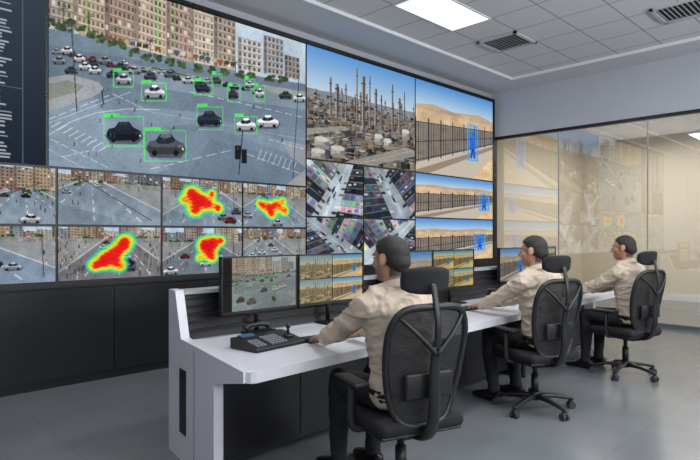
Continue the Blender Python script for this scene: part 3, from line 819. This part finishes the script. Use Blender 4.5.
def desk_phone(x, y, rz):
    e = empty("desk_phone", (x, y, .742), rz)
    mk("phone_body", prism([(-.10, 0), (.10, 0), (.10, .09), (.06, .095), (-.10, .025)], 'x', -.1, .1), M_black, e)
    ks = [bxv((-.01+i*.026, -.07+j*.026, .045+j*.0115), (.019, .017, .010), 0, 1, (.41, 0, 0)) for i in range(4) for j in range(4)]
    mk("keys", join(*ks), M_keyl, e)
    mk("display", bxv((.025, .055, .098), (.11, .045, .004), 0, 1, (.3, 0, 0)), M_lcd, e)
    mk("handset", tube([(-.07, -.09, .055), (-.07, -.05, .085), (-.07, .04, .12), (-.07, .09, .115)], [.022, .014, .014, .022], 14, (0, 0, 1), True, 4), M_black, e, True)
desk_phone(5.08, 2.98, .1)
desk_phone(3.52, 2.93, 0)

# ------------------------------------------------------------------ office chair
def chair(x, y, rz):
    e = empty("office_chair", (x, y, 0), rz)
    legs = []; casters = []; forks = []
    for k in range(5):
        a = math.radians(90+36+72*k); d = Vector((math.cos(a), math.sin(a), 0)); s = Vector((-d.y, d.x, 0))
        legs.append(tube([d*.02+Vector((0, 0, .115)), d*.16+Vector((0, 0, .108)), d*.30+Vector((0, 0, .082)), d*.325+Vector((0, 0, .076))], [(.032, .024), (.025, .017), (.018, .013), (.014, .010)], 12, (0, 0, 1), True, 2))
        c0 = d*.31+Vector((0, 0, .029))
        for q in (-1, 1):
            casters.append(cyl(c0+s*(q*.009), c0+s*(q*.030), .029, 18))
        forks.append(cyl(c0, c0+Vector((0, 0, .05)), .010, 10)); forks.append(ellv(c0+Vector((0, 0, .022)), (.026, .026, .016), 12, 8))
    mk("star_base", join(cyl((0, 0, .085), (0, 0, .15), .042), *legs), M_black, e, True)
    mk("casters", join(*casters), M_key, e, False); mk("caster_forks", join(*forks), M_black, e, True)
    mk("gas_column", join(cyl((0, 0, .13), (0, 0, .29), .030), cyl((0, 0, .29), (0, 0, .39), .019)), M_black, e, True)
    mk("tilt_mechanism", join(bxv((0, -.02, .395), (.17, .26, .05), .015), cyl((.07, .02, .39), (.27, .03, .385), .008), ellv((.28, .03, .385), (.03, .012, .008))), M_black, e)
    mk("seat_pan", bxv((0, .01, .425), (.48, .46, .025), .012), M_black, e)
    V, F = bxv((0, 0, 0), (.50, .50, .075), .034, 4)
    V = [Vector((p.x*(1-.06*max(0, p.y/.25)), p.y, p.z-.03*max(0, (p.y-.12)/.13)**2+.012*(abs(p.x)/.25)**2)) for p in V]
    mk("seat_cushion", xf((V, F), Matrix.Translation((0, .01, .455))), M_fab, e, True)
    def S(u, v):      # u -1..1 , v 0..1
        z = .47+v*.60
        hw = .162+.068*math.sin(min(1, v*1.15)*math.pi*.58) - .012*max(0, v-.8)*5
        yy = -.205-.06*v+.018*math.sin(v*math.pi*1.3+.2)-.035*(1-u*u)
        return Vector((u*hw, yy, z))
    def rr(t):
        a = t*2*math.pi; ca_, sa_ = math.cos(a), math.sin(a)
        q = (abs(ca_)**5+abs(sa_)**5)**(-1/5)
        return ca_*q, (sa_*q+1)/2
    nu, nv = 20, 30
    V = []; F = []
    for j in range(nv+1):
        v = j/nv; hu = (1-abs(2*v-1)**5)**(1/5) if 0 < v < 1 else .45
        hu = max(hu, .45)
        for i in range(nu+1): V.append(S((i/nu*2-1)*hu*.98, v))
    for j in range(nv):
        for i in range(nu):
            a = j*(nu+1)+i; F.append((a, a+1, a+nu+2, a+nu+1))
    mk("mesh_back", (V, F), M_mesh, e, True)
    loop = [S(*rr(k/48)) for k in range(49)]
    mk("back_frame", tube(loop, [(.019, .015)]*49, 10, (0, 1, 0), False), M_black, e, True)
    mk("spine", join(tube([(0, -.10, .39), (0, -.25, .42), (0, -.31, .55), (0, -.315, .75), (0, -.335, .88)], [(.04, .018), (.04, .018), (.034, .016), (.030, .014), (.024, .012)], 12, (0, 1, 0), True, 5),
                     tube([(0, -.335, .84), (-.09, -.330, .93), (-.16, -.305, 1.0), (-.19, -.275, 1.03)], [.014, .012, .010, .009], 10, (0, 0, 1), True, 4),
                     tube([(0, -.335, .84), (.09, -.330, .93), (.16, -.305, 1.0), (.19, -.275, 1.03)], [.014, .012, .010, .009], 10, (0, 0, 1), True, 4),
                     tube([(0, -.335, .86), (0, -.345, 1.0), (0, -.305, 1.18)], [(.018, .010)]*3, 10, (0, 1, 0), True, 4)), M_black, e, True)
    mk("lumbar_pad", xf((lambda q: ([Vector((p.x, p.y+.22*p.x*p.x*4, p.z)) for p in q[0]], q[1]))(bxv((0, 0, 0), (.28, .026, .13), .012, 3)), Matrix.Translation((0, -.280, .68))), M_black, e, True)
    q = tube([(-.135, 0, 0), (-.095, 0, 0), (-.05, 0, 0), (0, 0, 0), (.05, 0, 0), (.095, 0, 0), (.135, 0, 0)], [(.016, .045), (.024, .062), (.026, .068), (.026, .070), (.026, .068), (.024, .062), (.016, .045)], 20, (0, 0, 1), True, 3, 2.8)
    q = ([Vector((p.x, p.y+1.6*p.x*p.x-.35*abs(p.z)*.3, p.z)) for p in q[0]], q[1])
    mk("headrest", xf(q, Matrix.Translation((0, -.26, 1.195)) @ Matrix.Rotation(.12, 4, 'X')), M_fab, e, True)
    for sx in (-1, 1):
        mk("armrest_post", join(tube([(sx*.20, 0, .42), (sx*.28, 0, .43), (sx*.295, 0, .50), (sx*.295, 0, .655)], [(.022, .012), (.022, .012), (.026, .014), (.022, .012)], 12, (0, 1, 0), True, 4)), M_black, e, True)
        box("armrest_pad", (sx*.285, .02, .668), (.085, .25, .028), M_black, e, .012, seg=3)
    return e

# ------------------------------------------------------------------ people
def ik(S, W, l1, l2, pole):
    S = Vector(S); W = Vector(W); d = W-S; L = min(d.length, (l1+l2)*.995); dn = d.normalized()
    a = (l1*l1-l2*l2+L*L)/(2*L); h = math.sqrt(max(0, l1*l1-a*a))
    p = Vector(pole); p = (p-dn*p.dot(dn)).normalized()
    return S+dn*a+p*h, S+dn*L

def hand_geo(side, curl=1.0):
    """palm down, fingers +Y, side=-1 left hand (thumb toward +X)"""
    parts = [tube([(0, -.02, 0), (0, .01, 0), (.002, .045, 0), (.002, .075, -.001), (0, .096, -.003)], [(.024, .018), (.028, .018), (.038, .017), (.041, .015), (.036, .012)], 18, (0, 0, 1), True, 3, 2.4)]
    for x, L, r, fan in [(.029, .074, .0088, .06), (.010, .083, .0090, .015), (-.010, .077, .0086, -.03), (-.0285, .060, .0078, -.09)]:
        y0 = .086-abs(x-.005)*.25
        p = Vector((x, y0, -.002)); pts = [p.copy()+Vector((0, -.015, 0)), p.copy()]; an = 0.10
        for sl, da in ((.44, .0), (.32, .42*curl), (.24, .34*curl)):
            an += da
            p = p+Vector((math.sin(fan)*math.cos(an), math.cos(an)*math.cos(fan), -math.sin(an)))*L*sl
            pts.append(p.copy())
        parts.append(limb(pts, [r*1.05, r*1.08, r*.98, r*.92, r*.78], 12, 3))
    th = [Vector((.020, .018, -.004)), Vector((.036, .036, -.010)), Vector((.050, .060, -.015)), Vector((.053, .085, -.021))]
    parts.append(limb(th, [.015, .0135, .0108, .0090], 12, 3))
    v, f = join(*parts)
    if side > 0: v = [Vector((-p.x, p.y, p.z)) for p in v]
    return v, f

def skin_mat(nm, rgb):
    m = mat(nm, rgb, 0.5)
    nt = m.node_tree; b = nt.nodes['Principled BSDF']
    at = nt.nodes.new('ShaderNodeAttribute'); at.attribute_name = "stubble"
    mx = nt.nodes.new('ShaderNodeMix'); mx.data_type = 'RGBA'
    tc = nt.nodes.new('ShaderNodeTexCoord'); n = nt.nodes.new('ShaderNodeTexNoise'); n.inputs['Scale'].default_value = 40; n.inputs['Detail'].default_value = 6
    nt.links.new(tc.outputs['Object'], n.inputs['Vector'])
    sk = nt.nodes.new('ShaderNodeMix'); sk.data_type = 'RGBA'
    sk.inputs[6].default_value = s2l(tuple(x*.90 for x in rgb))+(1,); sk.inputs[7].default_value = s2l((min(255, rgb[0]*1.10), rgb[1]*1.06, rgb[2]*1.05))+(1,)
    nt.links.new(n.outputs['Fac'], sk.inputs[0]); nt.links.new(sk.outputs[2], mx.inputs[6])
    mx.inputs[7].default_value = s2l((38, 31, 28))+(1,)
    nt.links.new(at.outputs['Fac'], mx.inputs[0]); nt.links.new(mx.outputs[2], b.inputs['Base Color'])
    bp = nt.nodes.new('ShaderNodeBump'); bp.inputs['Strength'].default_value = .25; bp.inputs['Distance'].default_value = .003
    n3 = nt.nodes.new('ShaderNodeTexNoise'); n3.inputs['Scale'].default_value = 260
    nt.links.new(tc.outputs['Object'], n3.inputs['Vector']); nt.links.new(n3.outputs['Fac'], bp.inputs['Height']); nt.links.new(bp.outputs['Normal'], b.inputs['Normal'])
    b.inputs['Subsurface Weight'].default_value = 0.06; b.inputs['Subsurface Radius'].default_value = (.01, .004, .002)
    return m

def sstep(a, b, x):
    t = max(0, min(1, (x-a)/(b-a))); return t*t*(3-2*t)

def person(x, y, rz, seed, skin_rgb, shirt_rgb, wL, wR, yaw=0.0, pitch=0.0, dz=0.0, lean=0.0, beard=.7):
    e = empty("security_operator", (x, y, 0), rz)
    M_skin = skin_mat("skin_%d" % seed, skin_rgb)
    M_shirt = mat("beige_shirt_%d" % seed, shirt_rgb, 0.85, noise=0.07, nscale=9, bump=0.4, bscale=420)
    M_hair = mat("hair_%d" % seed, (24, 20, 18), 0.5, noise=0.5, nscale=120, bump=.5, bscale=260)
    L = lambda z: lean*max(0, z-.56)     # forward shift by height
    def T(px_, py_, pz_): return Vector((px_, py_+L(pz_), pz_+dz*(pz_ > .7)))
    rings = [(.535, -.005, .172, .138), (.60, .0, .172, .138), (.68, .010, .166, .130), (.76, .020, .166, .127), (.86, .033, .178, .132), (.95, .045, .192, .130), (1.03, .055, .198, .119), (1.08, .063, .180, .102), (1.12, .070, .125, .080), (1.15, .078, .075, .066)]
    V = []; F = []; n = 32
    for z, cy, rx, ry in rings:
        c = T(0, cy, z)
        for j in range(n):
            a = 2*math.pi*j/n; c_, s_ = math.cos(a), math.sin(a)
            c_ = math.copysign(abs(c_)**.85, c_); s_ = math.copysign(abs(s_)**.85, s_)
            V.append(Vector((c.x+rx*c_, c.y+ry*s_, c.z)))
    for i in range(len(rings)-1):
        for j in range(n): F.append((i*n+j, i*n+(j+1) % n, (i+1)*n+(j+1) % n, (i+1)*n+j))
    F.append(tuple(range(n-1, -1, -1))); F.append(tuple((len(rings)-1)*n+j for j in range(n)))
    parts = [(V, F)]
    hands = []; cuffs = []
    for sd, W in ((-1, wL), (1, wR)):
        Sh = T(sd*.186, .060, 1.045)
        El, Wr = ik(Sh, W, .29, .262, (sd*.55, -.25, -1))
        parts.append(tube([T(sd*.05, .07, 1.10), T(sd*.12, .066, 1.085), Sh+Vector((0, 0, .005))], [.052, .058, .060], 14, (0, 1, 0), True, 3))
        mid = (Sh+El)/2
        parts.append(limb([Sh, mid, El], [.070, .062, .053], 16, 5))
        fm = El.lerp(Wr, .45); cf = El.lerp(Wr, .93)
        parts.append(limb([El, fm, cf], [.053, .049, .036], 16, 5))
        fd = (Wr-El).normalized()
        cuffs.append(tube([El.lerp(Wr, .86), El.lerp(Wr, .90), El.lerp(Wr, .955)], [.039, .0405, .038], 20, (0, 0, 1), True, 1))
        hands.append((sd, Wr, fd, El))
    def fold(p):
        a = mnoise.noise(Vector((p.x*9+seed, p.y*9, p.z*16)))
        b_ = mnoise.noise(Vector((p.x*22, p.y*22+seed, p.z*38)))
        r = 1-abs(mnoise.noise(Vector((p.x*6+p.z*9, p.y*7+seed*3, p.z*14-p.x*6))))*2
        r2 = 1-abs(mnoise.noise(Vector((p.x*13-p.z*8+seed, p.y*12, p.z*9+p.x*9))))*2.4
        return .006*a+.003*b_+.012*max(0, r)**3+.009*max(0, r2)**4
    fuse("shirt", join(*parts), .009, 3, M_shirt, e, fold)
    mk("cuffs", join(*cuffs), M_shirt, e, True)
    cb = T(0, .080, 1.130)
    V = []; F = []; n = 36
    for k, (r, z, dy) in enumerate([(.070, -.010, 0), (.065, .030, .004), (.063, .036, .004), (.068, .034, .002), (.083, .010, -.002), (.092, -.008, -.004)]):
        for j in range(n):
            a = 2*math.pi*j/n; s_ = math.sin(a)
            fr = sstep(.55, .95, s_)
            op = sstep(.93, 1.0, s_)
            V.append(Vector((cb.x+r*math.cos(a)*(1+.05*fr), cb.y+dy+r*s_*1.02, cb.z+z-.022*s_-.028*fr*(k >= 4)-.04*op)))
    for i in range(5):
        for j in range(n): F.append((i*n+j, i*n+(j+1) % n, (i+1)*n+(j+1) % n, (i+1)*n+j))
    col = mk("collar", (V, F), M_shirt, e, True)
    so = col.modifiers.new("thick", 'SOLIDIFY'); so.thickness = .003
    bv = []; bf = []
    for z, g in ((.585, .010), (.618, .010), (.618, -.01), (.585, -.01)):
        c = T(0, .003, z)
        for j in range(32):
            a = 2*math.pi*j/32; c_, s_ = math.cos(a), math.sin(a)
            c_ = math.copysign(abs(c_)**.85, c_); s_ = math.copysign(abs(s_)**.85, s_)
            bv.append(Vector((c.x+(.176+g)*c_, c.y+(.142+g)*s_, z)))
    for i in range(4):
        for j in range(32): bf.append((i*32+j, i*32+(j+1) % 32, ((i+1) % 4)*32+(j+1) % 32, ((i+1) % 4)*32+j))
    mk("belt", (bv, bf), M_shoe, e, True)
    tp = [ellv((0, -.005, .562), (.182, .146, .088), 24, 16)]
    shoes = []
    for sd in (-1, 1):
        kx = sd*(.125+.02*((seed+sd) % 2)); ay = .40+.05*((seed*sd) % 2)
        tp.append(limb([(sd*.088, .0, .560), (sd*.105, .20, .567), (kx, .445, .572)], [.088, .082, .064], 18, 5))
        tp.append(limb([(kx, .445, .565), (kx, .44, .40), (kx*.98, ay, .12)], [.064, .062, .047], 16, 5, (0, 1, 0)))
        tp.append(tube([(kx*.98, ay, .14), (kx*.98, ay, .075)], [.048, .052], 16, (0, 1, 0)))
        fxx = kx*1.0
        shoes.append(tube([(fxx, ay-.075, .045), (fxx, ay-.05, .05), (fxx, ay, .052), (fxx, ay+.07, .044), (fxx+sd*.008, ay+.14, .033), (fxx+sd*.010, ay+.195, .026), (fxx+sd*.008, ay+.215, .022)],
                          [(.022, .036), (.036, .048), (.038, .050), (.042, .042), (.046, .032), (.036, .024), (.014, .014)], 18, (0, 0, 1), True, 3, 2.6))
    fuse("trousers", join(*tp), .012, 4, M_trous, e, lambda p: .005*mnoise.noise(Vector((p.x*14, p.y*20, p.z*16+seed)))+.004*max(0, 1-abs(mnoise.noise(Vector((p.x*8+seed, p.y*14, p.z*18))))*2)**3)
    sh = join(*shoes); mk("shoes", ([Vector((p.x, p.y, max(0.001, p.z))) for p in sh[0]], sh[1]), M_shoe, e, True)
    for sd, Wr, fd, El in hands:
        yv = Vector((fd.x*.6, fd.y, min(fd.z, 0)*.25)).normalized()
        xv = yv.cross(Vector((0, 0, 1))).normalized(); zv = xv.cross(yv)
        M = Matrix((xv, yv, zv)).transposed().to_4x4(); M.translation = Wr
        wr = tube([El.lerp(Wr, .84), El.lerp(Wr, .95), Wr, Wr+yv*.02], [(.027, .022), (.027, .021), (.026, .019), (.027, .018)], 16, (0, 0, 1), True, 3)
        fuse("hand_left" if sd < 0 else "hand_right", join(xf(hand_geo(sd), M), wr), .0034, 2, M_skin, e)
    # head
    Hc = T(0, .115, 1.288)
    R = Euler((pitch, 0, yaw)).to_matrix().to_4x4()
    HM = Matrix.Translation(Hc) @ R @ Matrix.Scale(1.07, 4)
    g = [ellv((0, -.012, .028), (.076, .096, .087), 28, 18), ellv((0, .022, -.030), (.061, .070, .086), 24, 16),
         ellv((0, .056, -.088), (.034, .032, .028)), ellv((0, .02, -.075), (.052, .055, .035)),
         ellv((0, .068, .030), (.050, .020, .016)), ellv((.038, .055, -.025), (.024, .026, .02)), ellv((-.038, .055, -.025), (.024, .026, .02)),
         tube([(0, .086, .016), (0, .098, -.005), (0, .110, -.028), (0, .100, -.040)], [(.008, .008), (.010, .010), (.0135, .012), (.010, .008)], 12, (0, 1, 0), True, 3),
         ellv((.012, .094, -.034), (.008, .011, .008), 10, 8), ellv((-.012, .094, -.034), (.008, .011, .008), 10, 8),
         ellv((0, .082, -.066), (.024, .015, .012), 14, 10)]
    for s_ in (-1, 1):
        g.append(ellv((s_*.080, -.008, -.002), (.009, .021, .032), 16, 12, (0.15, 0, s_*-.35)))
        g.append(ellv((s_*.076, .0, -.030), (.007, .010, .012), 10, 8))
    head = xf(join(*g), HM)
    nk = tube([Hc+R.to_3x3() @ Vector((0, -.018, -.03)), Hc+R.to_3x3() @ Vector((0, -.022, -.075)), T(0, .080, 1.155), T(0, .074, 1.105)], [(.056, .062), (.055, .060), (.058, .060), (.066, .066)], 22, (0, 1, 0), True, 4)
    ho = fuse("head", join(head, nk), .0048, 3, M_skin, e)
    inv = HM.inverted()
    at = ho.data.attributes.new("stubble", 'FLOAT', 'POINT')
    val = []
    for v in ho.data.vertices:
        p = inv @ v.co
        q = sstep(-.035, -.06, p.z)*sstep(.0, .03, p.y)*sstep(-.15, -.12, p.z)
        if abs(p.x) < .022 and p.y > .07 and -.074 < p.z < -.058: q *= .15
        sb = sstep(.052, .062, abs(p.x))*sstep(-.0, .012, p.y)*sstep(.040, .030, p.y)*sstep(.03, .01, p.z)*sstep(-.05, -.02, p.z)
        nape = sstep(-.022, -.036, p.y)*sstep(-.100, -.080, p.z)
        val.append(min(1, beard*max(q*.6, sb)+.95*nape))
    at.data.foreach_set('value', val)
    V, F = ellv((0, 0, 0), (1, 1, 1), 80, 64)
    out = []
    for p in V:
        d = p.normalized(); az_ = math.atan2(abs(d.x), d.y)
        lim = 0.50 - 0.10*sstep(0, .6, az_)-.42*sstep(.75, 1.35, az_)-.62*sstep(1.72, 2.0, az_)-.24*sstep(2.0, 2.5, az_)
        m_ = sstep(lim-.04, lim+.08, d.z)
        th_ = 1-.035+.035*m_+(.036+.022*max(0, d.z)+.010*max(0, d.y))*m_
        nz = (.012*mnoise.noise(d*14+Vector((seed, 0, 0)))+.008*mnoise.noise(d*34))*m_
        bk = sstep(0.1, -.6, d.y)*sstep(-.1, -.6, d.z)
        zs = .088+.026*bk
        hs = 1+.20*bk
        out.append(HM @ Vector((d.x*.0775*(th_+nz)*(1+.06*bk), -.012+d.y*.0965*(th_+nz)*hs, .028+d.z*zs*(th_+nz))))
    mk("hair", (out, F), M_hair, e, True)
    for s_ in (-1, 1):
        mk("eyeball", xf(ellv((s_*.030, .0765, .004), (.0125, .0100, .0080), 14, 10), HM), M_eye, e, True)
        mk("iris", xf(ellv((s_*.030, .0845, .004), (.0055, .003, .0055), 10, 8), HM), M_iris, e, True)
        mk("eyebrow", xf(tube([(s_*.014, .091, .021), (s_*.030, .090, .026), (s_*.046, .078, .021)], [(.004, .003), (.005, .004), (.003, .002)], 8, (0, 1, 0), True, 3), HM), M_hair, e, True)
        mk("eyelid", xf(ellv((s_*.030, .0758, .0085), (.0138, .0116, .0066), 14, 10), HM), M_skin, e, True)
    mk("lips", xf(join(tube([(-.022, .083, -.064), (-.008, .0945, -.061), (0, .0955, -.062), (.008, .0945, -.061), (.022, .083, -.064)], [(.002, .002), (.004, .004), (.0035, .0035), (.004, .004), (.002, .002)], 8, (0, 0, 1), True, 3),
                       tube([(-.020, .083, -.067), (0, .0945, -.071), (.020, .083, -.067)], [(.002, .002), (.0048, .005), (.002, .002)], 8, (0, 0, 1), True, 4)), HM), M_lip, e, True)
    for s_ in (-1, 1):
        pp = T(s_*.135, .068, 1.140)
        mk("epaulette", bxv(pp, (.09, .036, .006), .003, 2, (0, s_*.42, 0)), M_shirt, e)
    return e

P1 = (2.30, 1.94); P2 = (4.30, 2.13); P3 = (6.02, 2.02)
chair(P1[0]+.005, P1[1]+.01, -.32); chair(P2[0]-.025, P2[1]+.06, -.34); chair(P3[0]-.05, P3[1]+.06, -.28)
person(P1[0], P1[1], -.22, 1, (164, 126, 104), (190, 174, 156), (-.17, .545, .800), (.12, .555, .800), yaw=.27, pitch=-.05, lean=-.02, beard=.7)
person(P2[0], P2[1], -.20, 2, (176, 134, 111), (196, 180, 162), (-.15, .55, .800), (.12, .555, .800), yaw=.34, pitch=-.04, lean=-.02, beard=.4)
person(P3[0], P3[1], -.16, 3, (170, 130, 108), (194, 178, 160), (-.16, .56, .800), (.12, .555, .800), yaw=.28, pitch=-.03, lean=-.02, beard=.5)

# ------------------------------------------------------------------ lights
def area(name, loc, size, sy, power, rgb=(1, 1, 1), rot=(0, 0, 0)):
    l = bpy.data.lights.new(name, 'AREA'); l.shape = 'RECTANGLE'; l.size = size; l.size_y = sy; l.energy = power; l.color = rgb
    o = bpy.data.objects.new(name, l); COL.objects.link(o); o.location = loc; o.rotation_euler = rot
    return o
for x, y, p in [(5.62, 4.07, 32), (1.42, 4.07, 12), (3.22, 1.67, 60), (-.98, 1.67, 26), (3.22, -.73, 72), (6.22, -.73, 86), (-.98, -1.33, 34)]:
    area("panel_light", (x, y, CZ), 1.1, .5, p, (.96, .975, 1))
for x in (0.5, 3.5, 6.5):
    area("fill_uplight", (x, YB+.15, 2.2), 1.8, .5, 125, (.97, .98, 1), (math.radians(130), 0, 0))  # unseen fill added behind the camera to brighten ceiling and room, no fixture
area("adjacent_room_light", (11.5, 3.2, 3.5), 2.5, 3.0, 160, (1, .95, .86))
area("adjacent_room_light", (11.5, -.5, 3.5), 2.5, 2.5, 80, (1, .95, .86))

w = bpy.data.worlds.new("world"); scene.world = w; w.use_nodes = True
w.node_tree.nodes['Background'].inputs[0].default_value = (.05, .06, .08, 1)
w.node_tree.nodes['Background'].inputs[1].default_value = 0.5
